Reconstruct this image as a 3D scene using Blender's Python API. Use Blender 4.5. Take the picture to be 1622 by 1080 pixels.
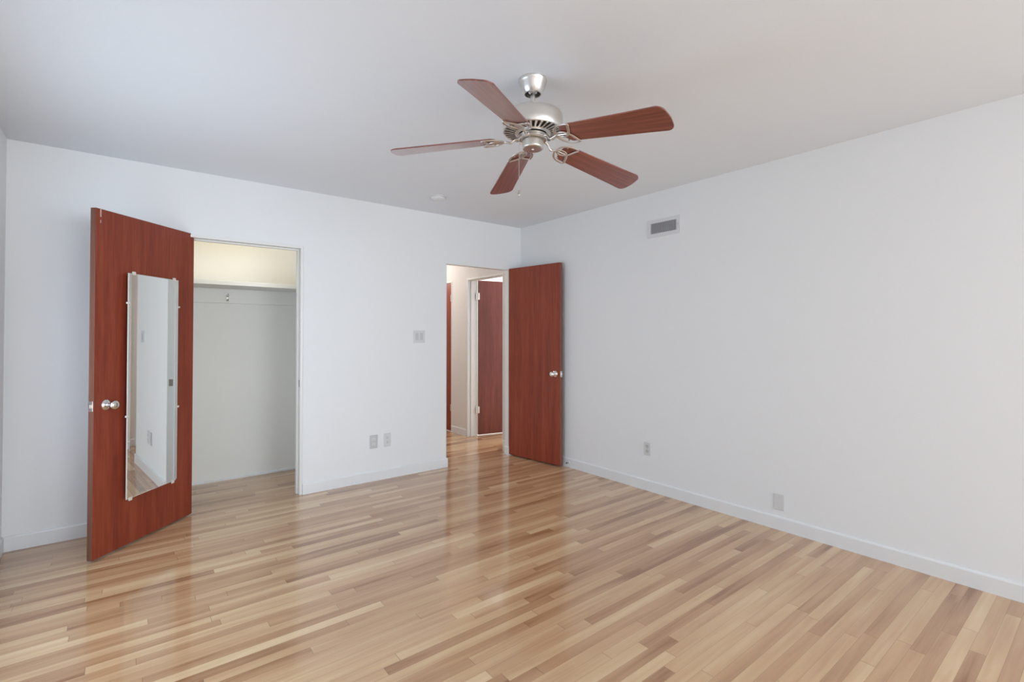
import bpy, bmesh, math, random
from mathutils import Vector, Matrix

random.seed(7)
for o in list(bpy.data.objects):
    bpy.data.objects.remove(o, do_unlink=True)
scene = bpy.context.scene
COL = scene.collection

# ------------------------------------------------------------------ camera
F_PX, YAW, PITCH, ROLL = 776.50355, 0.66901494, 0.01308635, 0.00049820
CAM = Vector((-3.386992, -4.131392, 1.279234))
fwd = Vector((math.sin(YAW) * math.cos(PITCH), math.cos(YAW) * math.cos(PITCH), math.sin(PITCH)))
rgt = Vector((math.cos(YAW), -math.sin(YAW), 0))
upv = rgt.cross(fwd)
r2 = rgt * math.cos(ROLL) + upv * math.sin(ROLL)
u2 = -rgt * math.sin(ROLL) + upv * math.cos(ROLL)
cd = bpy.data.cameras.new('camera')
cam = bpy.data.objects.new('camera', cd)
COL.objects.link(cam)
cd.sensor_fit = 'HORIZONTAL'
cd.sensor_width = 36.0
cd.lens = F_PX / 1622 * 36.0
cd.shift_y = -(540 - 519.87169) / 1622
cd.clip_start = 0.05
m = Matrix((r2, u2, -fwd)).transposed().to_4x4()
m.translation = CAM
cam.matrix_world = m
scene.camera = cam

# ------------------------------------------------------------------ world, light, exposure
scene.view_settings.view_transform = 'Standard'
scene.view_settings.look = 'None'
scene.view_settings.gamma = 1.0
scene.view_settings.use_curve_mapping = False
scene.view_settings.exposure = 0.22
w = bpy.data.worlds.new('sky')
scene.world = w
w.use_nodes = True
w.node_tree.nodes['Background'].inputs['Color'].default_value = (0.62, 0.76, 1.0, 1)
w.node_tree.nodes['Background'].inputs['Strength'].default_value = 1.0


def area(name, loc, direction, sx, sy, power, color):
    l = bpy.data.lights.new(name, 'AREA')
    l.shape = 'RECTANGLE'
    l.size, l.size_y, l.energy, l.color = sx, sy, power, color
    o = bpy.data.objects.new(name, l)
    o.location = loc
    o.rotation_euler = Vector(direction).to_track_quat('-Z', 'Y').to_euler()
    COL.objects.link(o)
    return o


# daylight through the two windows of the wall behind the photographer and an added, unseen fill window in the left wall
area('daylight_window_rear', (-1.45, -9.53, 1.40), (0, 1, 0.06), 2.4, 1.8, 128, (0.825, 0.925, 1.0))
area('daylight_window_right', (0.03, -7.0, 1.40), (-1, 0, 0.06), 2.0, 1.8, 62, (0.825, 0.925, 1.0))
area('fill_light_left', (-3.97, -1.60, 1.10), (1, 0, -0.03), 1.7, 1.2, 18, (0.70, 0.86, 1.0))
area('daylight_window_side_room', (2.62, 1.3, 1.45), (-1, 0, 0), 1.3, 1.3, 66, (0.92, 0.97, 1.0))


# ------------------------------------------------------------------ materials
def new_mat(name):
    mt = bpy.data.materials.new(name)
    mt.use_nodes = True
    return mt, mt.node_tree.nodes, mt.node_tree.links, mt.node_tree.nodes['Principled BSDF']


def plain(name, col, rough=0.5, metal=0.0, bump=0.0, bscale=60.0, spec=0.5, var=0.0):
    mt, N, L, P = new_mat(name)
    P.inputs['Base Color'].default_value = (*col, 1)
    P.inputs['Roughness'].default_value = rough
    P.inputs['Metallic'].default_value = metal
    P.inputs['Specular IOR Level'].default_value = spec
    if bump or var:
        tc = N.new('ShaderNodeTexCoord')
        nz = N.new('ShaderNodeTexNoise')
        nz.inputs['Scale'].default_value = bscale
        nz.inputs['Detail'].default_value = 4
        L.new(tc.outputs['Object'], nz.inputs['Vector'])
        if bump:
            b = N.new('ShaderNodeBump')
            b.inputs['Strength'].default_value = bump
            b.inputs['Distance'].default_value = 0.002
            L.new(nz.outputs['Fac'], b.inputs['Height'])
            L.new(b.outputs['Normal'], P.inputs['Normal'])
        if var:
            cr = N.new('ShaderNodeValToRGB')
            cr.color_ramp.elements[0].color = (*[c * (1 - var) for c in col], 1)
            cr.color_ramp.elements[1].color = (*[min(1, c * (1 + var)) for c in col], 1)
            L.new(nz.outputs['Fac'], cr.inputs['Fac'])
            L.new(cr.outputs['Color'], P.inputs['Base Color'])
    return mt


def wood(name, cols, rough, axis='Z', stretch=18.0, scale=1.0, spec=0.5, coat=0.0):
    """grain running along the given object axis"""
    mt, N, L, P = new_mat(name)
    tc = N.new('ShaderNodeTexCoord')
    mp = N.new('ShaderNodeMapping')
    s = {'X': (scale, scale * stretch, scale * stretch), 'Z': (scale * stretch, scale * stretch, scale)}[axis]
    mp.inputs['Scale'].default_value = s
    L.new(tc.outputs['Object'], mp.inputs['Vector'])
    n1 = N.new('ShaderNodeTexNoise')
    n1.inputs['Scale'].default_value = 1.0
    n1.inputs['Detail'].default_value = 6
    n1.inputs['Roughness'].default_value = 0.6
    n1.inputs['Distortion'].default_value = 0.3
    L.new(mp.outputs['Vector'], n1.inputs['Vector'])
    n2 = N.new('ShaderNodeTexNoise')
    n2.inputs['Scale'].default_value = 4.5
    n2.inputs['Detail'].default_value = 5
    L.new(mp.outputs['Vector'], n2.inputs['Vector'])
    mx = N.new('ShaderNodeMath')
    mx.operation = 'MULTIPLY_ADD'
    mx.inputs[1].default_value = 0.38
    L.new(n2.outputs['Fac'], mx.inputs[0])
    m2 = N.new('ShaderNodeMath')
    m2.operation = 'MULTIPLY'
    m2.inputs[1].default_value = 0.62
    L.new(n1.outputs['Fac'], m2.inputs[0])
    L.new(m2.outputs[0], mx.inputs[2])
    cr = N.new('ShaderNodeValToRGB')
    e = cr.color_ramp.elements
    e[0].position, e[0].color = 0.33, (*cols[0], 1)
    e[1].position, e[1].color = 0.68, (*cols[2], 1)
    k = e.new(0.5)
    k.color = (*cols[1], 1)
    L.new(mx.outputs[0], cr.inputs['Fac'])
    L.new(cr.outputs['Color'], P.inputs['Base Color'])
    P.inputs['Roughness'].default_value = rough
    P.inputs['Specular IOR Level'].default_value = spec
    P.inputs['Coat Weight'].default_value = coat
    P.inputs['Coat Roughness'].default_value = 0.25
    P.inputs['Coat IOR'].default_value = 1.75
    P.inputs['Sheen Weight'].default_value = coat * 0.35
    P.inputs['Sheen Roughness'].default_value = 0.3
    return mt


def floor_material():
    mt, N, L, P = new_mat('oak_strip_floor')
    tc = N.new('ShaderNodeTexCoord')
    sp = N.new('ShaderNodeSeparateXYZ')
    L.new(tc.outputs['Object'], sp.inputs[0])

    def math_(op, a, b=None, c=None):
        n = N.new('ShaderNodeMath')
        n.operation = op
        for i, v in enumerate((a, b, c)):
            if v is None:
                continue
            if isinstance(v, (int, float)):
                n.inputs[i].default_value = v
            else:
                L.new(v, n.inputs[i])
        return n.outputs[0]

    W = 0.0508
    yw = math_('DIVIDE', sp.outputs['Y'], W)
    row = math_('FLOOR', yw)
    fr = math_('FRACT', yw)
    wv = math_('ADD', math_('DIVIDE', sp.outputs['X'], 0.92), math_('MULTIPLY', row, 17.37))
    vo = N.new('ShaderNodeTexVoronoi')
    vo.voronoi_dimensions = '1D'
    vo.inputs['Scale'].default_value = 1.0
    vo.inputs['Randomness'].default_value = 1.0
    L.new(wv, vo.inputs['W'])
    ve = N.new('ShaderNodeTexVoronoi')
    ve.voronoi_dimensions = '1D'
    ve.feature = 'DISTANCE_TO_EDGE'
    ve.inputs['Scale'].default_value = 1.0
    L.new(wv, ve.inputs['W'])
    sc = N.new('ShaderNodeSeparateColor')
    L.new(vo.outputs['Color'], sc.inputs[0])
    # plank tone
    cr = N.new('ShaderNodeValToRGB')
    cr.color_ramp.interpolation = 'LINEAR'
    e = cr.color_ramp.elements
    e[0].position, e[0].color = 0.0, (*FLOOR[0], 1)
    e[1].position, e[1].color = 1.0, (*FLOOR[4], 1)
    for pos, c in ((0.14, FLOOR[1]), (0.45, FLOOR[2]), (0.75, FLOOR[3])):
        k = e.new(pos)
        k.color = (*c, 1)
    # grain inside each plank
    cb = N.new('ShaderNodeCombineXYZ')
    L.new(math_('MULTIPLY', sp.outputs['X'], 2.2), cb.inputs[0])
    L.new(math_('MULTIPLY', sp.outputs['Y'], 48.0), cb.inputs[1])
    L.new(math_('MULTIPLY', sc.outputs[1], 40.0), cb.inputs[2])
    g = N.new('ShaderNodeTexNoise')
    g.inputs['Scale'].default_value = 1.0
    g.inputs['Detail'].default_value = 5
    g.inputs['Distortion'].default_value = 0.8
    L.new(cb.outputs[0], g.inputs['Vector'])
    # cathedral sapwood / heartwood areas
    cb2 = N.new('ShaderNodeCombineXYZ')
    L.new(math_('MULTIPLY', sp.outputs['X'], 1.3), cb2.inputs[0])
    L.new(math_('MULTIPLY', sp.outputs['Y'], 14.0), cb2.inputs[1])
    L.new(math_('MULTIPLY', sc.outputs[2], 60.0), cb2.inputs[2])
    g2 = N.new('ShaderNodeTexNoise')
    g2.inputs['Scale'].default_value = 1.0
    g2.inputs['Detail'].default_value = 2
    L.new(cb2.outputs[0], g2.inputs['Vector'])
    base = math_('MULTIPLY_ADD', sc.outputs[0], 0.74, 0.10)
    tone = math_('ADD', base, math_('MULTIPLY', math_('SUBTRACT', g.outputs['Fac'], 0.5), 0.42))
    tone = math_('ADD', tone, math_('MULTIPLY', math_('SUBTRACT', g2.outputs['Fac'], 0.5), 1.05))
    L.new(tone, cr.inputs['Fac'])
    # seams
    ed = math_('MINIMUM', fr, math_('SUBTRACT', 1.0, fr))
    s1 = math_('LESS_THAN', ed, 0.012)
    s2 = math_('LESS_THAN', ve.outputs['Distance'], 0.0016)
    seam = math_('MAXIMUM', s1, s2)
    mix = N.new('ShaderNodeMix')
    mix.data_type = 'RGBA'
    L.new(math_('MULTIPLY', seam, 0.45), mix.inputs['Factor'])
    L.new(cr.outputs['Color'], mix.inputs['A'])
    mix.inputs['B'].default_value = (0.13, 0.065, 0.03, 1)
    L.new(mix.outputs['Result'], P.inputs['Base Color'])
    ro = math_('MULTIPLY_ADD', g.outputs['Fac'], 0.06, 0.17)
    L.new(ro, P.inputs['Roughness'])
    P.inputs['Specular IOR Level'].default_value = 0.5
    P.inputs['Coat Weight'].default_value = 0.5
    P.inputs['Coat Roughness'].default_value = 0.06
    b = N.new('ShaderNodeBump')
    b.inputs['Strength'].default_value = 0.06
    b.inputs['Distance'].default_value = 0.0006
    L.new(math_('SUBTRACT', math_('MULTIPLY', g.outputs['Fac'], 0.25), seam), b.inputs['Height'])
    L.new(b.outputs['Normal'], P.inputs['Normal'])
    return mt


FLOOR = [(0.32, 0.15, 0.07), (0.45, 0.24, 0.12), (0.58, 0.345, 0.185), (0.68, 0.445, 0.25), (0.77, 0.54, 0.325)]
M = {
    'wall': plain('wall_paint', (0.85, 0.85, 0.85), 0.55, bump=0.15, bscale=90, spec=0.3),
    'ceiling': plain('ceiling_paint', (0.865, 0.895, 0.93), 0.8, bump=0.2, bscale=70, spec=0.2),
    'hall': plain('hall_paint', (0.80, 0.765, 0.735), 0.55, bump=0.1, bscale=90, spec=0.3),
    'closet': plain('closet_paint', (0.90, 0.90, 0.865), 0.6, bump=0.1, bscale=90, spec=0.3),
    'trim': plain('trim_enamel', (0.82, 0.82, 0.82), 0.32, bump=0.03, bscale=30),
    'jamb': plain('jamb_enamel', (0.82, 0.805, 0.77), 0.38, bump=0.03, bscale=30),
    'floor': floor_material(),
    'door': wood('mahogany_veneer', ((0.19, 0.029, 0.015), (0.26, 0.046, 0.021), (0.34, 0.072, 0.033)), 0.38, 'Z', 16, 1.1, spec=0.4),
    'door_edge': wood('mahogany_edge', ((0.13, 0.05, 0.033), (0.18, 0.072, 0.046), (0.235, 0.10, 0.066)), 0.4, 'Z', 30, 1.1),
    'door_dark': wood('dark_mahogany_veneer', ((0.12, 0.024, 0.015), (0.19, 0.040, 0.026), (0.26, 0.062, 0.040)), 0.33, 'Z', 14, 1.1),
    'blade': wood('rosewood_blade', ((0.10, 0.016, 0.010), (0.22, 0.043, 0.025), (0.37, 0.10, 0.058)), 0.30, 'X', 26, 1.6, coat=0.9),
    'nickel': plain('brushed_nickel', (0.74, 0.715, 0.68), 0.34, 1.0, bump=0.05, bscale=200),
    'nickel_lo': plain('aged_nickel', (0.45, 0.42, 0.38), 0.42, 1.0, bump=0.05, bscale=200),
    'chrome': plain('polished_chrome', (0.82, 0.81, 0.79), 0.12, 1.0, var=0.02, bscale=5),
    'dark': plain('dark_void', (0.02, 0.017, 0.015), 0.8, var=0.1, bscale=20),
    'plate': plain('plastic_plate', (0.70, 0.70, 0.69), 0.35, var=0.02, bscale=10),
    'plate_dim': plain('plastic_insert', (0.58, 0.58, 0.58), 0.35, var=0.02, bscale=10),
    'slot': plain('slot_dark', (0.12, 0.12, 0.12), 0.6, var=0.05, bscale=10),
    'vent': plain('vent_enamel', (0.74, 0.73, 0.74), 0.4, var=0.02, bscale=10),
    'duct_shade': plain('painted_duct_shade', (0.22, 0.22, 0.23), 0.8, var=0.1, bscale=20),
    'mirror': plain('silvered_glass', (0.86, 0.885, 0.87), 0.0, 1.0, var=0.004, bscale=2),
    'mirror_edge': plain('glass_edge', (0.72, 0.74, 0.68), 0.15, 0.0, var=0.02, bscale=8),
    'clip': plain('clip_plastic', (0.78, 0.72, 0.66), 0.3, var=0.02, bscale=20),
    'chip': plain('bare_wood', (0.62, 0.47, 0.38), 0.6, var=0.1, bscale=120),
    'rubber': plain('grey_rubber', (0.10, 0.10, 0.10), 0.6, var=0.1, bscale=120),
    'bulb': None,
}


def emit(name, col, s):
    mt, N, L, P = new_mat(name)
    P.inputs['Base Color'].default_value = (*col, 1)
    P.inputs['Emission Color'].default_value = (*col, 1)
    P.inputs['Emission Strength'].default_value = s
    return mt


M['bulb'] = emit('warm_lamp_glass', (1.0, 0.88, 0.72), 3.0)


# ------------------------------------------------------------------ mesh helpers
def mesh_obj(name, bm, mat, parent=None, smooth=False, bevel=0.0, kind=None, seg=2):
    bmesh.ops.recalc_face_normals(bm, faces=bm.faces)
    me = bpy.data.meshes.new(name)
    bm.to_mesh(me)
    bm.free()
    for mt in (mat if isinstance(mat, (list, tuple)) else [mat]):
        me.materials.append(mt)
    if smooth:
        for p in me.polygons:
            p.use_smooth = True
        me.set_sharp_from_angle(angle=math.radians(38))
    o = bpy.data.objects.new(name, me)
    COL.objects.link(o)
    if parent:
        o.parent = parent
    if bevel:
        b = o.modifiers.new('bevel', 'BEVEL')
        b.width, b.segments, b.limit_method = bevel, seg, 'ANGLE'
        b.angle_limit = math.radians(40)
    if kind:
        o['kind'] = kind
    return o


def box(bm, x0, x1, y0, y1, z0, z1, mi=0, mat=None):
    vs = [bm.verts.new((x, y, z)) for x in (x0, x1) for y in (y0, y1) for z in (z0, z1)]
    if mat is not None:
        for v in vs:
            v.co = mat @ v.co
    for f in ((0, 1, 3, 2), (4, 6, 7, 5), (0, 4, 5, 1), (2, 3, 7, 6), (0, 2, 6, 4), (1, 5, 7, 3)):
        fc = bm.faces.new([vs[i] for i in f])
        fc.material_index = mi
    return vs


def boxes(name, lst, mat, parent=None, bevel=0.0, kind=None):
    bm = bmesh.new()
    for b in lst:
        box(bm, *b)
    return mesh_obj(name, bm, mat, parent, bevel=bevel, kind=kind)


def lathe(bm, prof, seg=48, mat=None, mi=0):
    rings = []
    for r, z in prof:
        if r < 1e-6:
            rings.append([bm.verts.new((0, 0, z))])
        else:
            rings.append([bm.verts.new((r * math.cos(2 * math.pi * i / seg), r * math.sin(2 * math.pi * i / seg), z)) for i in range(seg)])
    for a, b in zip(rings, rings[1:]):
        for i in range(seg):
            j = (i + 1) % seg
            if len(a) == 1 and len(b) == 1:
                continue
            if len(a) == 1:
                f = bm.faces.new((a[0], b[i], b[j]))
            elif len(b) == 1:
                f = bm.faces.new((a[i], a[j], b[0]))
            else:
                f = bm.faces.new((a[i], a[j], b[j], b[i]))
            f.material_index = mi
    if mat is not None:
        for rg in rings:
            for v in rg:
                v.co = mat @ v.co


def smooth_path(pts, n=8, closed=False):
    out = []
    P = [Vector(p) for p in pts]
    k = len(P)
    rng = range(k) if closed else range(k - 1)
    for i in rng:
        if closed:
            a, b, c, d = P[(i - 1) % k], P[i], P[(i + 1) % k], P[(i + 2) % k]
        else:
            a, b, c, d = P[max(i - 1, 0)], P[i], P[i + 1], P[min(i + 2, k - 1)]
        for j in range(n):
            t = j / n
            out.append(0.5 * ((2 * b) + (-a + c) * t + (2 * a - 5 * b + 4 * c - d) * t * t + (-a + 3 * b - 3 * c + d) * t ** 3))
    if not closed:
        out.append(P[-1])
    return out


def tube(bm, pts, r, seg=8, closed=False, flat=1.0, radii=None):
    n = len(pts)
    rings = []
    for i, p in enumerate(pts):
        if closed:
            t = pts[(i + 1) % n] - pts[i - 1]
        else:
            t = pts[min(i + 1, n - 1)] - pts[max(i - 1, 0)]
        t.normalize()
        up = Vector((0, 0, 1))
        s = t.cross(up)
        if s.length < 1e-3:
            s = t.cross(Vector((1, 0, 0)))
        s.normalize()
        u = s.cross(t)
        rr = radii[i] if radii else r
        rings.append([bm.verts.new(p + s * (rr * math.cos(2 * math.pi * k / seg)) + u * (rr * flat * math.sin(2 * math.pi * k / seg))) for k in range(seg)])
    last = n if closed else n - 1
    for i in range(last):
        a, b = rings[i], rings[(i + 1) % n]
        for k in range(seg):
            j = (k + 1) % seg
            bm.faces.new((a[k], a[j], b[j], b[k]))
    if not closed:
        bm.faces.new(rings[0])
        bm.faces.new(rings[-1])


def empty(name, loc, label, cat, rz=0.0, group=None, rot=None):
    o = bpy.data.objects.new(name, None)
    o.location = loc
    o.rotation_euler = rot if rot else (0, 0, rz)
    o.empty_display_size = 0.1
    COL.objects.link(o)
    if label:
        o['label'] = label
    if cat:
        o['category'] = cat
    if group:
        o['group'] = group
    return o


S = 'structure'
H = 2.44
# ------------------------------------------------------------------ room shell
XL, YR, T, T2 = -3.944, -9.5, 0.12, 0.055
boxes('floor', [(-4.15, 2.85, -9.75, 3.75, -0.1, 0.0)], M['floor'], kind=S)
boxes('ceiling', [(-4.15, 2.85, -9.75, 3.75, H, H + 0.1)], M['ceiling'], kind=S)
CX0, CX1, CZ = -3.072, -2.262, 1.990       # closet opening, trim included
EX0, EX1, EZ = -0.942, -0.160, 1.978       # doorway to the hall
boxes('wall_back', [(XL - .15, CX0, 0, T, 0, H), (CX0, CX1, 0, T, CZ, H), (CX1, -1.83, 0, T, 0, H), (-1.83, EX0, 0, T2, 0, H),
                    (EX0, EX1, 0, T2, EZ, H), (EX1, 0.0, 0, T2, 0, H)], M['wall'], kind=S)
# left wall with an opening for the added fill window
wy0, wy1, wz0, wz1 = -2.50, -0.70, 0.40, 1.80
boxes('wall_left', [(XL - .15, XL, YR - .15, wy0, 0, H), (XL - .15, XL, wy1, 0, 0, H), (XL - .15, XL, wy0, wy1, 0, wz0),
                    (XL - .15, XL, wy0, wy1, wz1, H)], M['wall'], kind=S)
rx0, rx1 = -2.65, -0.25
wz0, wz1 = 0.50, 2.30
boxes('wall_rear', [(XL, rx0, YR - .15, YR, 0, H), (rx1, 0.14, YR - .15, YR, 0, H), (rx0, rx1, YR - .15, YR, 0, wz0),
                    (rx0, rx1, YR - .15, YR, wz1, H)], M['wall'], kind=S)
lz1 = 1.80
ry0, ry1 = -8.0, -6.0
boxes('wall_right', [(0, 0.14, ry1, 0.0, 0, H), (0, 0.14, YR, ry0, 0, H), (0, 0.14, ry0, ry1, 0, wz0), (0, 0.14, ry0, ry1, wz1, H)], M['wall'], kind=S)


def window_frame(name, x0, x1, z0, z1, axis, pos):
    """casing and muntins of a window; axis x: in the wall at y = pos, axis y: in the wall at x = pos"""
    fr, t = 0.045, 0.05
    lst = []

    def add(a0, a1, b0, b1, d0=0.0, d1=t):
        if axis == 'x':
            lst.append((a0, a1, pos + d0, pos + d1, b0, b1))
        else:
            lst.append((pos + d0, pos + d1, a0, a1, b0, b1))
    add(x0, x1, z0, z0 + fr)
    add(x0, x1, z1 - fr, z1)
    add(x0, x0 + fr, z0 + fr, z1 - fr)
    add(x1 - fr, x1, z0 + fr, z1 - fr)
    xm = (x0 + x1) / 2
    add(xm - .018, xm + .018, z0 + fr, z1 - fr, 0.01, 0.04)
    return boxes(name, lst, M['trim'], bevel=0.003, kind=S)


window_frame('window_1', rx0, rx1, wz0, wz1, 'x', YR - 0.15)
window_frame('window_3', ry0, ry1, wz0, wz1, 'y', 0.09)
window_frame('fill_window_left', wy0, wy1, wz0, lz1, 'y', XL - 0.15)  # unseen window, added to brighten the far wall and ceiling

# hallway beyond the doorway: its right wall continues the room's right wall
AY0, AY1, AZ = 0.305, 1.066, 1.985         # doorway into the side room
BY0, BY1, BZ = 1.425, 2.16, 1.985          # closed door further on
boxes('wall_hall_right', [(0, 0.14, 0, AY0, 0, H), (0, 0.14, AY0, AY1, AZ, H), (0, 0.14, AY1, BY0, 0, H),
                          (0, 0.14, BY0, BY1, BZ, H), (0, 0.14, BY1, 3.6, 0, H)], M['hall'], kind=S)
boxes('wall_hall_left', [(-1.24, -1.12, T2, 3.6, 0, H)], M['hall'], kind=S)
boxes('wall_hall_end', [(-1.24, 0.14, 3.6, 3.72, 0, H)], M['hall'], kind=S)
boxes('wall_side_room', [(0.14, 2.75, 2.5, 2.62, 0, H), (0.14, 2.75, -0.12, 0.0, 0, H), (2.65, 2.77, 0.0, 0.6, 0, H), (2.65, 2.77, 2.0, 2.5, 0, H),
                         (2.65, 2.77, 0.6, 2.0, 0, 0.75), (2.65, 2.77, 0.6, 2.0, 2.12, H)], M['wall'], kind=S)
# closet
KX0, KX1, KY = -3.30, -1.93, 0.830
boxes('wall_closet', [(KX0 - .1, KX1 + .1, KY, KY + .1, 0, H), (KX0 - .1, KX0, T, KY, 0, H), (KX1, KX1 + .1, T, KY, 0, H)],
      M['closet'], kind=S)


# baseboards: board with a softened top edge
def baseboard(name, runs, h=0.088, t=0.012):
    bm = bmesh.new()
    for (x0, y0, x1, y1, nx, ny) in runs:      # wall line from-to, normal into the room
        prof = [(0, 0), (t, 0), (t, h - .010), (t * .72, h - .003), (t * .35, h), (0, h)]
        a = [bm.verts.new((x0 + nx * p, y0 + ny * p, z)) for p, z in prof]
        b = [bm.verts.new((x1 + nx * p, y1 + ny * p, z)) for p, z in prof]
        k = len(prof)
        for i in range(k):
            j = (i + 1) % k
            bm.faces.new((a[i], a[j], b[j], b[i]))
        bm.faces.new(a)
        bm.faces.new(b)
    return mesh_obj(name, bm, M['trim'], kind=S)


baseboard('baseboard_back', [(XL, 0, CX0 - .002, 0, 0, -1), (CX1 + .002, 0, EX0 + .010, 0, 0, -1), (EX1 - .010, 0, 0, 0, 0, -1)])
baseboard('baseboard_entry', [(EX1 - .010, -.012, EX1 - .010, T2, -1, 0), (EX0 + .010, -.012, EX0 + .010, T2, 1, 0)])
baseboard('baseboard_right', [(0, 0, 0, YR, -1, 0)])
baseboard('baseboard_left', [(XL, 0, XL, YR, 1, 0)])
baseboard('baseboard_closet', [(KX0, KY, KX1, KY, 0, -1), (KX1, T, KX1, KY, -1, 0)], h=0.02, t=0.014)
baseboard('baseboard_hall', [(0, AY1, 0, BY0, -1, 0), (0, BY1, 0, 3.6, -1, 0), (0, T2, 0, AY0, -1, 0), (-1.12, T2, -1.12, 3.6, 1, 0)])


# door frames: slim jambs almost flush with the wall, a stop set back inside
def frame_x(name, x0, x1, zt, y0, y1, wj=0.020, stop=0.012, ys=0.045, proud=0.004):
    zj = zt - wj
    lst = [(x0, x0 + wj, y0 - proud, y1 + proud, 0, zj), (x1 - wj, x1, y0 - proud, y1 + proud, 0, zj), (x0, x1, y0 - proud, y1 + proud, zj, zt),
           (x0 + wj, x0 + wj + stop, ys, ys + .035, 0, zj - stop), (x1 - wj - stop, x1 - wj, ys, ys + .035, 0, zj - stop),
           (x0 + wj, x1 - wj, ys, ys + .035, zj - stop, zj)]
    return boxes(name, lst, M['jamb'], bevel=0.0015, kind=S)


def frame_y(name, y0, y1, zt, x0, x1, wj=0.018, stop=0.012, xs=0.05, proud=0.004):
    zj = zt - wj
    lst = [(x0 - proud, x1 + proud, y0, y0 + wj, 0, zj), (x0 - proud, x1 + proud, y1 - wj, y1, 0, zj), (x0 - proud, x1 + proud, y0, y1, zj, zt),
           (xs, xs + .035, y0 + wj, y0 + wj + stop, 0, zj - stop), (xs, xs + .035, y1 - wj - stop, y1 - wj, 0, zj - stop),
           (xs, xs + .035, y0 + wj, y1 - wj, zj - stop, zj)]
    return boxes(name, lst, M['jamb'], bevel=0.0015, kind=S)


cf = frame_x('trim_closet_door', CX0, CX1, CZ, 0, T)
boxes('trim_entry_door', [(EX0, EX0 + .010, -.002, T2 + .002, 0, EZ - .010), (EX1 - .010, EX1, -.002, T2 + .002, 0, EZ - .010),
                          (EX0, EX1, -.002, T2 + .002, EZ - .010, EZ)], M['jamb'], bevel=0.0012, kind=S)
frame_y('trim_side_room_door', AY0, AY1, AZ, 0, 0.14, xs=0.04)
frame_y('trim_hall_door', BY0, BY1, BZ, 0, 0.14, xs=0.05)
# strike plate on the closet jamb
boxes('strike_plate', [(CX1 - .0205, CX1 - .019, 0.008, 0.036, 0.86, 0.915)], M['nickel_lo'], parent=cf)


# ------------------------------------------------------------------ doors
def leaf(name, hx, hy, ang, width, z0, z1, mat, edge, side, thick=0.035):
    """Door leaf in local space: x from the hinge to the free edge, visible face at y=0 (normal -y), body behind it.
    ang = direction of the leaf in the plan."""
    root = empty(name, (hx, hy, 0), None, None, rz=ang)
    root['kind'] = S
    s = side
    bm = bmesh.new()
    box(bm, 0, width, 0, s * thick, z0, z1)
    bm.faces.ensure_lookup_table()
    bmesh.ops.recalc_face_normals(bm, faces=bm.faces)
    for f in bm.faces:
        if abs(f.normal.x) > .9 or abs(f.normal.z) > .9:
            f.material_index = 1
    mesh_obj('door_leaf', bm, [mat, edge], root, bevel=0.0012)
    return root


def knob(parent, u, z, face_y, out, name='door_knob', mat=None):
    """rose, neck and flattened knob standing out of the face at y=face_y in direction out (+1/-1 on local y)"""
    rot = Matrix.Translation((u, face_y, z)) @ Matrix.Rotation(math.radians(90 if out < 0 else -90), 4, 'X')
    bm = bmesh.new()
    lathe(bm, [(0, 0.0), (0.030, 0.0), (0.031, 0.003), (0.027, 0.008), (0.018, 0.011), (0.0125, 0.013), (0.0115, 0.030), (0.0125, 0.034),
               (0.019, 0.038), (0.0250, 0.044), (0.0265, 0.052), (0.0250, 0.060), (0.0190, 0.066), (0.010, 0.0685), (0, 0.069)], 32, rot)
    return mesh_obj(name, bm, mat or M['chrome'], parent, smooth=True)


def latch(parent, u, z, y0, y1, bolt=0.011):
    bm = bmesh.new()
    yc = (y0 + y1) / 2
    box(bm, u - .001, u + .0018, yc - .0125, yc + .0125, z - .029, z + .029)
    box(bm, u, u + bolt, yc - .006, yc + .006, z - .010, z + .010)
    return mesh_obj('latch_plate', bm, M['chrome'], parent, bevel=0.001)


def hinge(parent, name, x, y, z, ang=0.0, w=0.03, h=0.09, t=0.0025):
    """knuckle with two short plates"""
    R = Matrix.Translation((x, y, z)) @ Matrix.Rotation(ang, 4, 'Z')
    bm = bmesh.new()
    box(bm, 0, w, -t, 0, -h / 2, h / 2, mat=R)
    box(bm, -w, 0, -t, 0, -h / 2, h / 2, mat=R)
    lathe(bm, [(0, -h / 2 - .004), (0.005, -h / 2 - .002), (0.006, -h / 2), (0.006, h / 2), (0.005, h / 2 + .002), (0, h / 2 + .004)], 12,
          R @ Matrix.Translation((0, -0.006, 0)))
    return mesh_obj(name, bm, M['nickel'], parent, smooth=True)


# closet door, open about 130 degrees, mirror on its room side
TH = 0.80
DW = 0.743
d1 = leaf('door_1', -3.002, 0.020, math.pi + TH, DW, 0.011, 1.996, M['door'], M['door_edge'], -1, thick=0.032)
# in local space x runs hinge->free; local +y is the room-side normal
knob(d1, 0.666, 0.874, 0.0, +1)
knob(d1, 0.666, 0.874, -0.032, -1)
latch(d1, DW, 0.875, -0.032, 0.0)
# worn notch near the top corner and scuff near the bottom corner
bm = bmesh.new()
for (a, b, c, dd) in ((0.709, 0.716, 1.950, 1.9985), (0.7105, 0.7145, 1.915, 1.932)):
    box(bm, a, b, -0.001, 0.0008, c, dd)
mesh_obj('bare_notch', bm, M['chip'], d1, bevel=0.0005)

# entry door, leaf swung against the right wall
ex, ey, fx, fy = -0.172, -0.012, -0.077, -0.697
ew = math.hypot(fx - ex, fy - ey)
d2 = leaf('door_2', ex, ey, math.atan2(fy - ey, fx - ex), ew, 0.013, 1.982, M['door'], M['door_edge'], +1)
# local +y points to the right wall here, the seen face is y=0 with normal -y
knob(d2, ew - .062, 0.897, 0.0, -1)
latch(d2, ew, 0.897, 0.0, 0.035)

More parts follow.
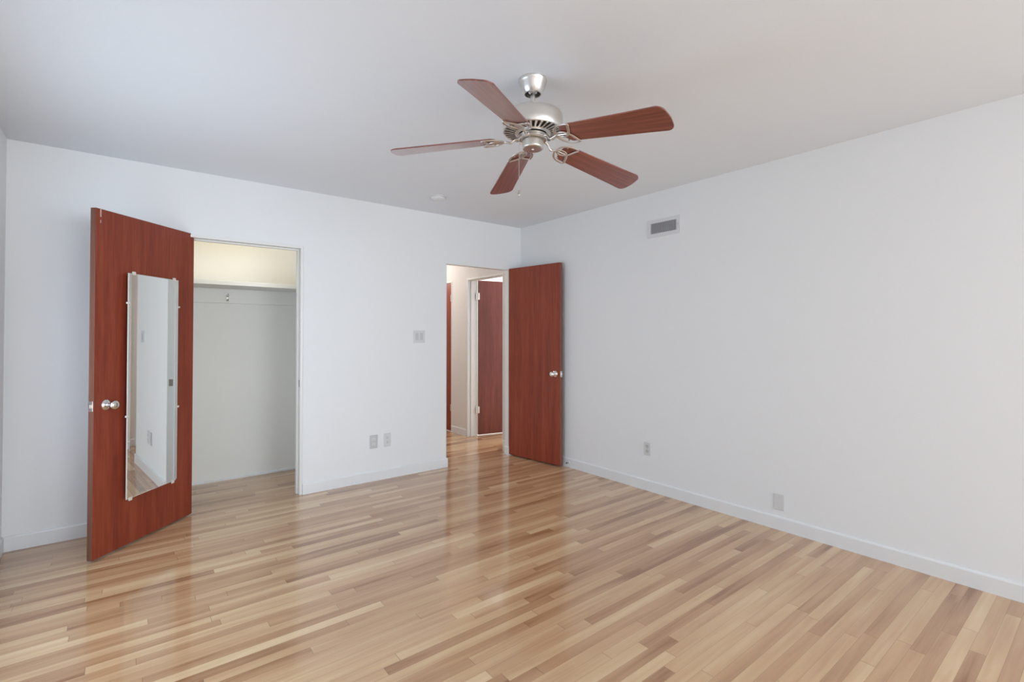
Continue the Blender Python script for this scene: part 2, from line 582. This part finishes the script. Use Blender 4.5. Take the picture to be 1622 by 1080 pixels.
# side room door seen through the hall doorway
ha = -0.1795
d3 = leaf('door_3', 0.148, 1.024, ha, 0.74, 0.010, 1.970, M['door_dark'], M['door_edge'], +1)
for hz in (1.768, 0.325):
    hinge(d3, 'hinge', -0.010, 0.001, hz, ang=0.0, w=0.024, h=0.085)
knob(d3, 0.68, 0.90, 0.0, -1)
# closed door in the hall's right wall
d4 = empty('door_4', (0.004, (BY0 + BY1) / 2, 0), None, None)
d4['kind'] = S
wdt = (BY1 - BY0) / 2 - 0.020
bm = bmesh.new()
box(bm, 0, 0.035, -wdt, wdt, 0.010, BZ - 0.021)
mesh_obj('door_leaf', bm, M['door'], d4, bevel=0.0012)
for hz in (1.76, 0.32):
    bm = bmesh.new()
    lathe(bm, [(0, -.045), (0.006, -.043), (0.006, .043), (0, .045)], 12, Matrix.Translation((-0.008, -wdt - .001, hz)))
    box(bm, -0.0105, -0.004, -wdt - .012, -wdt + .010, hz - .04, hz + .04)
    mesh_obj('hinge', bm, M['nickel'], d4, smooth=True)

# ------------------------------------------------------------------ mirror on the closet door
MTH = 0.851          # the mirror stands off a little at its outer edge
piv = Vector((-3.10636, -0.09463, 0)) + Vector((math.sin(MTH), -math.cos(MTH), 0)) * 0.008
mdir = Vector((-math.cos(MTH), -math.sin(MTH), 0))
mir = empty('door_mirror', piv + mdir * 0.2035 - Vector((math.sin(MTH), -math.cos(MTH), 0)) * 0.005, 'tall frameless mirror clipped to the open closet door', 'mirror', rz=math.pi + MTH)
mw, mz0, mz1 = 0.2045, 0.294, 1.648
bm = bmesh.new()
outl = [(-mw, mz0 + .014), (-mw + .012, mz0), (mw, mz0), (mw, mz1), (-mw, mz1)]
a = [bm.verts.new((x, 0.0, z)) for x, z in outl]
b = [bm.verts.new((x, 0.0042, z)) for x, z in outl]
c = [bm.verts.new((x * (1 - .0035 / mw), 0.005, (z - .97) * (1 - .0035 / .68) + .97)) for x, z in outl]
bm.faces.new(a).material_index = 1
bm.faces.new(c).material_index = 0
for i in range(5):
    j = (i + 1) % 5
    bm.faces.new((a[i], a[j], b[j], b[i])).material_index = 1
    bm.faces.new((b[i], b[j], c[j], c[i])).material_index = 1
mesh_obj('mirror_glass', bm, [M['mirror'], M['mirror_edge']], mir)
clips = [(0.165, mz1, 0, 1), (-0.165, mz1, 0, 1), (0.175, mz0, 0, -1), (-0.168, mz0, 0, -1),
         (mw, 1.468, 1, 0), (-mw, 1.466, -1, 0), (mw, 0.79, 1, 0), (-mw, 0.79, -1, 0)]
for cx_, cz_, dx, dz in clips:
    bm = bmesh.new()
    hw = 0.011 if dz else 0.006
    if dz:
        box(bm, cx_ - hw, cx_ + hw, 0.0, 0.0085, *(sorted((cz_ + dz * .001, cz_ + dz * .012))))
        box(bm, cx_ - hw, cx_ + hw, 0.0055, 0.0085, *(sorted((cz_ - dz * .008, cz_ + dz * .002))))
    else:
        box(bm, *(sorted((cx_ + dx * .001, cx_ + dx * .012))), 0.0, 0.0085, cz_ - hw, cz_ + hw)
        box(bm, *(sorted((cx_ - dx * .008, cx_ + dx * .002))), 0.0055, 0.0085, cz_ - hw, cz_ + hw)
    mesh_obj('mirror_clip', bm, M['clip'], mir, bevel=0.0015)

# ------------------------------------------------------------------ closet shelf, cleat, coat hook, lamp
sh = empty('closet_shelf', (-2.6, KY, 1.685), 'white closet shelf spanning the closet above the coat hook', 'shelf')
boxes('shelf_board', [(KX0 + .002 + 2.6, KX1 - .002 + 2.6, -0.36, -0.001, 0, 0.035)], M['closet'], sh, bevel=0.003)
boxes('shelf_cleat', [(KX0 + .002 + 2.6, KX1 - .002 + 2.6, -0.02, -0.001, -0.130, -0.001)], M['closet'], sh, bevel=0.002)
boxes('side_cleat', [(KX1 - .022 + 2.6, KX1 - .001 + 2.6, -0.36, -0.021, -0.06, -0.001)], M['closet'], sh, bevel=0.002)

hk = empty('coat_hook', (-2.677, KY - .0205, 1.593), 'small double metal coat hook under the closet shelf', 'hook')
boxes('hook_plate', [(-.010, .010, -.003, 0, -.028, .03)], M['nickel_lo'], hk, bevel=0.001)
bm = bmesh.new()
tube(bm, smooth_path([(0, -.002, .018), (0, -.022, .018), (0, -.042, .030), (0, -.046, .044)]), 0.004, 8)
tube(bm, smooth_path([(0, -.002, -.010), (0, -.018, -.018), (0, -.032, -.014), (0, -.034, .0)]), 0.004, 8)
mesh_obj('hook_prongs', bm, M['nickel_lo'], hk, smooth=True)

lp = empty('closet_lamp', (-2.62, 0.19, H), 'small warm bulb lamp on the closet ceiling behind the header', 'lamp')
bm = bmesh.new()
lathe(bm, [(0, 0), (0.05, 0), (0.05, -.012), (0.024, -.03), (0.02, -.05), (0, -.05)], 24)
mesh_obj('lamp_socket', bm, M['plate'], lp, smooth=True)
bm = bmesh.new()
lathe(bm, [(0, -.051), (0.012, -.055), (0.028, -.085), (0.030, -.10), (0.022, -.125), (0, -.135)], 20)
mesh_obj('lamp_bulb', bm, M['bulb'], lp, smooth=True)
pl = bpy.data.lights.new('closet_lamp_light', 'POINT')
pl.energy, pl.color, pl.shadow_soft_size = 3.0, (1.0, 0.87, 0.66), 0.05
po = bpy.data.objects.new('closet_lamp_light', pl)
po.location = (0, 0, -.19)
po.parent = lp
COL.objects.link(po)

hl = empty('added_hall_lamp', (-0.56, 2.15, H), 'unseen lamp added on the hall ceiling beyond the doorway', 'lamp')  # fixture out of view, added to light the hall
bm = bmesh.new()
lathe(bm, [(0, 0), (0.15, 0), (0.15, -.02), (0.14, -.03), (0, -.03)], 32)
mesh_obj('lamp_base', bm, M['nickel'], hl, smooth=True)
bm = bmesh.new()
lathe(bm, [(0.135, -.031), (0.13, -.05), (0.10, -.085), (0.05, -.105), (0, -.11)], 32)
mesh_obj('lamp_shade', bm, M['bulb'], hl, smooth=True)
pl = bpy.data.lights.new('hall_fill_light', 'POINT')
pl.energy, pl.color, pl.shadow_soft_size = 17.0, (1.0, 0.95, 0.89), 0.12
po = bpy.data.objects.new('hall_fill_light', pl)
po.location = (0, 0, -.26)
po.parent = hl
COL.objects.link(po)

# ------------------------------------------------------------------ ceiling fan
FX, FY = -1.936, -2.448
FXB, FYB, FZB, PHI = -1.935, -2.444, 2.144, -1.347
BLADES = [(-1.3768, 2.1779, 0.1463, -0.3378), (-0.0819, 2.1734, 0.1462, -0.2427), (1.1545, 2.187, 0.1268, -0.206), (2.4009, 2.1791, 0.0833, -0.1691),
          (3.6858, 2.1819, 0.0875, -0.2088)]     # heading, height at the hub, sag, pitch of each blade
fan = empty('ceiling_fan', (FX, FY, H), 'five-blade ceiling fan with reddish wood blades and brushed nickel motor', 'fan')


def z_(z):
    return z - H


bm = bmesh.new()
lathe(bm, [(0, z_(H)), (0.0655, z_(H)), (0.0655, z_(2.431)), (0.062, z_(2.425)), (0.059, z_(2.419)), (0.053, z_(2.398)), (0.042, z_(2.377)),
           (0.0375, z_(2.373)), (0.0345, z_(2.373)), (0.0345, z_(2.378)), (0.034, z_(2.395))], 48)
lathe(bm, [(0.034, z_(2.395)), (0, z_(2.397))], 48, mi=1)
mesh_obj('canopy', bm, [M['nickel'], M['dark']], fan, smooth=True)
bm = bmesh.new()
lathe(bm, [(0, z_(2.396)), (0.022, z_(2.395)), (0.020, z_(2.382)), (0.011, z_(2.376)), (0.011, z_(2.312)), (0.016, z_(2.308)), (0.019, z_(2.298)), (0, z_(2.294))], 24)
mesh_obj('downrod', bm, M['nickel'], fan, smooth=True)
bm = bmesh.new()
lathe(bm, [(0.0, z_(2.296)), (0.05, z_(2.295)), (0.095, z_(2.289)), (0.123, z_(2.283)), (0.132, z_(2.277)), (0.1365, z_(2.268)), (0.1375, z_(2.258)), (0.1375, z_(2.228)), (0.1375, z_(2.206)),
           (0.134, z_(2.200)), (0.129, z_(2.199)), (0.127, z_(2.202))], 64)
lathe(bm, [(0.127, z_(2.202)), (0.085, z_(2.200)), (0.080, z_(2.198))], 64, mi=1)     # dark recess behind the ribs
lathe(bm, [(0.080, z_(2.200)), (0.082, z_(2.193)), (0.066, z_(2.189)), (0.061, z_(2.194)), (0.061, z_(2.20))], 64)
lathe(bm, [(0.061, z_(2.1985)), (0, z_(2.1985))], 48, mi=1)
mesh_obj('motor_housing', bm, [M['nickel'], M['dark']], fan, smooth=True)
for i in range(32):
    a = 2 * math.pi * i / 32
    bm = bmesh.new()
    R = Matrix.Rotation(a, 4, 'Z')
    vs = [(-.0052, .128, 2.2005), (.0052, .128, 2.2005), (.0030, .081, 2.1945), (-.0030, .081, 2.1945)]
    lo = [bm.verts.new(R @ Vector((v[1], v[0], z_(v[2] - .003)))) for v in vs]
    hi = [bm.verts.new(R @ Vector((v[1], v[0], z_(v[2] + .004)))) for v in vs]
    bm.faces.new(lo)
    bm.faces.new(hi)
    for k in range(4):
        bm.faces.new((lo[k], lo[(k + 1) % 4], hi[(k + 1) % 4], hi[k]))
    if i == 0:
        ribs = bm
    else:
        me_t = bpy.data.meshes.new('t')
        bm.to_mesh(me_t)
        bm.free()
        ribs.from_mesh(me_t)
        bpy.data.meshes.remove(me_t)
mesh_obj('vent_ribs', ribs, M['nickel'], fan)
bm = bmesh.new()
lathe(bm, [(0, z_(2.1975)), (0.036, z_(2.197)), (0.036, z_(2.186)), (0.064, z_(2.184)), (0.066, z_(2.180)), (0.066, z_(2.166)), (0.062, z_(2.163)), (0.055, z_(2.164)), (0.053, z_(2.170)), (0, z_(2.170))], 48)
mesh_obj('flywheel', bm, M['nickel'], fan, smooth=True)
bm = bmesh.new()
lathe(bm, [(0, z_(2.172)), (0.044, z_(2.172)), (0.047, z_(2.168)), (0.0490, z_(2.160)), (0.0495, z_(2.134)), (0.0495, z_(2.130)), (0.0488, z_(2.1265)), (0.0465, z_(2.1235)),
           (0.0430, z_(2.1225)), (0.0415, z_(2.1222)), (0.030, z_(2.1215)), (0.010, z_(2.1205)), (0, z_(2.1205))], 48)
cup = mesh_obj('switch_cup', bm, M['nickel'], fan, smooth=True)
bm = bmesh.new()
lathe(bm, [(0, z_(2.121)), (0.006, z_(2.1205)), (0.006, z_(2.118)), (0, z_(2.1165))], 16)
mesh_obj('cap_screw', bm, M['chrome'], cup, smooth=True)


def blade_pt(i, r, s, off=0.0):
    """point on blade i: r from the hub axis, s across, off above the blade plane; in fan local space"""
    a, z0, droop, pit = BLADES[i]
    d = Vector((math.cos(a), math.sin(a), 0))
    t = Vector((-math.sin(a), math.cos(a), 0))
    v = t * math.cos(pit) + Vector((0, 0, math.sin(pit)))
    P = d * r + v * s + d.cross(v) * off
    P.z += z0 - droop * r
    return P + Vector((FXB - FX, FYB - FY, -H))


def blade_outline():
    pts = []
    r0, R, w0, w1 = 0.165, 0.647, 0.052, 0.0685
    # tip: rounded corners with a slightly bowed end; from -s side to +s side
    def arc(cx, cy, rad, a0, a1, n=8):
        return [(cx + rad * math.cos(math.radians(a0 + (a1 - a0) * k / n)), cy + rad * math.sin(math.radians(a0 + (a1 - a0) * k / n))) for k in range(n + 1)]
    pts += [(r0 + .012, -w0 * .82)]
    pts += [(r0 + (R - r0) * t, -(w0 + (w1 - w0) * t)) for t in (.05, .25, .5, .75)]
    pts += arc(R - .034, -(w1 - .034), .034, -90, -10, 7)
    pts += [(R + .003, -.018), (R + .0045, 0), (R + .003, .018)]
    pts += arc(R - .034, (w1 - .034), .034, 10, 90, 7)
    pts += [(r0 + (R - r0) * t, (w0 + (w1 - w0) * t)) for t in (.75, .5, .25, .05)]
    pts += [(r0 + .012, w0 * .82), (r0, w0 * .45), (r0 - .002, 0), (r0, -w0 * .45)]
    return pts


OUT = blade_outline()
for i in range(5):
    # blade with its own frame so the grain runs along it
    o0, ax, ay = blade_pt(i, 0, 0), blade_pt(i, 1, 0) - blade_pt(i, 0, 0), blade_pt(i, 0, 1) - blade_pt(i, 0, 0)
    ax.normalize()
    ay = (ay - ax * ay.dot(ax)).normalized()
    az = ax.cross(ay)
    Mt = Matrix((ax, ay, az)).transposed().to_4x4()
    Mt.translation = o0
    Mi = Mt.inverted()
    bm = bmesh.new()
    lo = [bm.verts.new(Mi @ blade_pt(i, r, s, -.003)) for r, s in OUT]
    hi = [bm.verts.new(Mi @ blade_pt(i, r, s, .003)) for r, s in OUT]
    bm.faces.new(lo)
    bm.faces.new(hi)
    n = len(OUT)
    for k in range(n):
        bm.faces.new((lo[k], lo[(k + 1) % n], hi[(k + 1) % n], hi[k]))
    ob = mesh_obj('fan_blade', bm, M['blade'], fan, bevel=0.001)
    ob.matrix_local = Mt
    # decorative iron under the blade
    bm = bmesh.new()
    for sg in (1, -1):
        loop = [(.150, .004), (.157, .024), (.176, .043), (.206, .055), (.240, .0585), (.264, .055), (.256, .040), (.247, .022), (.234, .004),
                (.214, -.010), (.190, -.015), (.168, -.010)]
        pts = smooth_path([blade_pt(i, r, sg * s, -.0075) for r, s in [(.135 + (r - .150) * .80, s) for r, s in loop]], 5, True)
        tube(bm, pts, 0.0062, 8, True, 0.55)
    tube(bm, smooth_path([blade_pt(i, r, s, -.0075) for r, s in ((.137, 0), (.165, 0), (.192, 0))], 5), 0.0056, 8, False, 0.7)
    hub = Vector((FXB - FX, FYB - FY, 0))
    a = BLADES[i][0]
    d = Vector((math.cos(a), math.sin(a), 0))
    e0 = blade_pt(i, .135, 0, -.0075)
    zt = z_(2.170)
    neck = smooth_path([d * .048 + Vector((0, 0, zt)), d * .066 + Vector((0, 0, zt - .001)), d * .082 + Vector((0, 0, zt * .7 + e0.z * .3)),
                        d * .100 + Vector((0, 0, e0.z - .006)), d * .118 + Vector((0, 0, e0.z - .003)), e0, blade_pt(i, .150, 0, -.0075)], 6)
    tube(bm, neck, 0.006, 10, False, 0.75)
    ir = mesh_obj('blade_iron', bm, M['nickel'], fan, smooth=True)
    for r, s in ((.175, .042), (.175, -.042), (.198, 0)):
        bm = bmesh.new()
        c0 = blade_pt(i, r, s, -.006)
        bmesh.ops.create_uvsphere(bm, u_segments=8, v_segments=6, radius=.004, matrix=Matrix.Translation(c0))
        mesh_obj('mount_screw', bm, M['nickel_lo'], ir, smooth=True)

# pull chain on the image-left side of the switch cup
px, py = -0.0455, 0.032
bm = bmesh.new()
tube(bm, [Vector((px * .82, py * .82, z_(2.150))), Vector((px * 1.16, py * 1.16, z_(2.150)))], 0.0045, 10)
pc = Vector((px * 1.13, py * 1.13, 0))
tube(bm, [pc + Vector((0, 0, z_(2.150))), pc + Vector((0, 0, z_(1.935)))], 0.0011, 6)
zz = 2.146
while zz > 1.936:
    bmesh.ops.create_icosphere(bm, subdivisions=1, radius=0.0014, matrix=Matrix.Translation(pc + Vector((0, 0, z_(zz)))))
    zz -= 0.0045
ch = mesh_obj('pull_chain', bm, M['chrome'], fan, smooth=True)
bm = bmesh.new()
lathe(bm, [(0, z_(1.938)), (0.003, z_(1.936)), (0.0045, z_(1.930)), (0.0035, z_(1.925)), (0.0065, z_(1.918)), (0.0065, z_(1.912)), (0.003, z_(1.906)), (0, z_(1.905))], 16,
      Matrix.Translation(pc))
mesh_obj('chain_pendant', bm, M['nickel_lo'], ch, smooth=True)

# ------------------------------------------------------------------ smoke detector
sd = empty('smoke_detector', (-1.325, -0.520, H), 'round white smoke detector on the ceiling near the doorway', 'smoke detector')
bm = bmesh.new()
lathe(bm, [(0, 0), (0.064, 0), (0.064, -.006), (0.060, -.009), (0, -.009)], 40)
mesh_obj('mounting_plate', bm, M['plate'], sd, smooth=True)
bm = bmesh.new()
lathe(bm, [(0.057, -.010), (0.056, -.018), (0.048, -.025), (0.034, -.028), (0.030, -.027), (0.020, -.030), (0, -.031)], 40)
mesh_obj('detector_cover', bm, M['trim'], sd, smooth=True)


# ------------------------------------------------------------------ wall plates
def plate_root(name, loc, rz, label, cat, group=None):
    return empty(name, loc, label, cat, rz=rz, group=group)


def cover(parent, w, h, mat=None):
    bm = bmesh.new()
    box(bm, -w / 2, w / 2, -.0055, -.0002, -h / 2, h / 2)
    return mesh_obj('cover_plate', bm, mat or M['plate'], parent, bevel=0.0028, seg=3)


def duplex(parent, mat):
    for zc in (0.020, -0.020):
        bm = bmesh.new()
        n = 20
        ring = []
        for k in range(n):
            a = 2 * math.pi * k / n
            ring.append((max(-.0165, min(.0165, .019 * math.cos(a))), .0145 * math.sin(a)))
        f = [bm.verts.new((x, -.0065, z + zc)) for x, z in ring]
        g = [bm.verts.new((x, -.0050, z + zc)) for x, z in ring]
        bm.faces.new(f)
        for k in range(n):
            bm.faces.new((f[k], f[(k + 1) % n], g[(k + 1) % n], g[k]))
        rc = mesh_obj('receptacle', bm, mat, parent)
        bm = bmesh.new()
        box(bm, -.0075, -.0055, -.0070, -.0064, zc - .001, zc + .007)
        box(bm, .0055, .0075, -.0070, -.0064, zc - .001, zc + .007)
        box(bm, -.002, .002, -.0070, -.0064, zc - .0095, zc - .0055)
        mesh_obj('slots', bm, M['slot'], rc)
    bm = bmesh.new()
    lathe(bm, [(0, -.0002), (0.003, 0), (0.003, .001), (0, .0015)], 12, Matrix.Translation((0, -.0055, 0)) @ Matrix.Rotation(math.radians(90), 4, 'X'))
    mesh_obj('plate_screw', bm, M['nickel_lo'], parent)


r = plate_root('power_outlet', (-1.667, 0, 0.342), 0, 'beige duplex power outlet on back wall, darker of the low pair', 'outlet')
cover(r, 0.070, 0.118, M['plate_dim'])
duplex(r, M['plate'])
r = plate_root('phone_jack', (-1.541, 0, 0.342), 0, 'pale jack plate beside the duplex outlet on back wall', 'wall plate')
cover(r, 0.062, 0.118)
boxes('jack_socket', [(-.009, .009, -.0075, -.005, .010, .030), (-.009, .009, -.0075, -.005, -.030, -.010)], M['plate_dim'], r, bevel=0.001)
r = plate_root('light_switch', (-1.229, 0, 1.261), 0, 'square double switch plate on back wall beside the doorway', 'light switch')
cover(r, 0.118, 0.116)
for dx in (-.023, .023):
    bm = bmesh.new()
    box(bm, dx - .0165, dx + .0165, -.0072, -.0050, -.033, .033)
    rk = mesh_obj('switch_rocker', bm, M['plate_dim'], r, bevel=0.0012)
r = plate_root('power_outlet', (0, -1.648, 0.342), -math.pi / 2, 'white duplex power outlet on right wall, nearer the doorway', 'outlet')
cover(r, 0.066, 0.108)
duplex(r, M['plate_dim'])
r = plate_root('blank_plate', (0, -2.682, 0.182), -math.pi / 2, 'blank white cover plate low on right wall above the baseboard', 'wall plate')
cover(r, 0.066, 0.106)
for zc in (.035, -.035):
    bm = bmesh.new()
    lathe(bm, [(0, 0), (0.003, 0), (0.003, .001), (0, .0014)], 12, Matrix.Translation((0, -.0055, zc)) @ Matrix.Rotation(math.radians(90), 4, 'X'))
    mesh_obj('plate_screw', bm, M['plate_dim'], r)

# ------------------------------------------------------------------ air vent high on the right wall (local x runs towards the photographer)
v = empty('air_vent', (0, -1.809, 2.144), 'white rectangular air vent grille high on right wall', 'vent', rz=-math.pi / 2)
W2, H2 = 0.154, 0.0705
gx0, gx1, gz = -0.118, 0.120, 0.042
bm = bmesh.new()
for b4 in ((-W2, gx0, -H2, H2), (gx1, W2, -H2, H2), (gx0, gx1, gz, H2), (gx0, gx1, -H2, -gz)):
    box(bm, b4[0], b4[1], -.007, -.0002, b4[2], b4[3])
mesh_obj('vent_frame', bm, M['vent'], v, bevel=0.0)
boxes('vent_backing', [(gx0, gx1, -.0012, -.0003, -gz, gz)], M['duct_shade'], v)  # flat sheet; the shade of a deep duct is put into its colour
nsl = 19
for k in range(nsl):
    xx = gx0 + (gx1 - gx0) * (k + .5) / nsl
    bm = bmesh.new()
    R = Matrix.Translation((xx, -.0055, 0)) @ Matrix.Rotation(math.radians(-38), 4, 'Z')
    box(bm, -.0042, .0042, -.0006, .0006, -gz, gz, mat=R)
    mesh_obj('vent_louver', bm, M['vent'], v)
bm = bmesh.new()
box(bm, 0.137, 0.142, -.013, -.0065, -.008, .010)
mesh_obj('vent_lever', bm, M['plate_dim'], v, bevel=0.001)
for xx in (-.142, .147):
    bm = bmesh.new()
    lathe(bm, [(0, 0), (0.0035, 0), (0.003, .0015), (0, .002)], 12, Matrix.Translation((xx, -.007, -.03 if xx > 0 else 0)) @ Matrix.Rotation(math.radians(90), 4, 'X'))
    mesh_obj('vent_screw', bm, M['plate_dim'], v)

# ------------------------------------------------------------------ door stop on the right baseboard
ds = empty('door_stop', (-0.0121, -0.752, 0.048), 'small spring door stop on baseboard by the open door edge', 'door stop', rz=math.pi / 2)
Rm = Matrix.Rotation(math.radians(-90), 4, 'X')
bm = bmesh.new()
lathe(bm, [(0, 0), (0.011, 0), (0.011, .003), (0.007, .007), (0, .008)], 20, Rm)
mesh_obj('stop_base', bm, M['trim'], ds, smooth=True)
bm = bmesh.new()
hel = [Vector((0.0045 * math.cos(t * .8), .008 + .0012 * t * .25, 0.0045 * math.sin(t * .8))) for t in range(0, 70)]
tube(bm, hel, .0012, 6)
mesh_obj('stop_spring', bm, M['nickel_lo'], ds, smooth=True)
bm = bmesh.new()
lathe(bm, [(0, .0285), (0.007, .0285), (0.008, .032), (0.0075, .040), (0, .042)], 20, Rm)
mesh_obj('stop_tip', bm, M['rubber'], ds, smooth=True)

# ------------------------------------------------------------------ what the door leaves look like
for ob, lab in ((d1, 'reddish brown flush door swung open at the closet, carrying the mirror'),
                (d2, 'reddish brown flush door standing open against the right wall'),
                (d3, 'dark brown flush door open into the side room beyond the doorway'),
                (d4, 'narrow strip of reddish brown closed door deep in the hallway')):
    ob['label'] = lab
    ob['category'] = 'door'
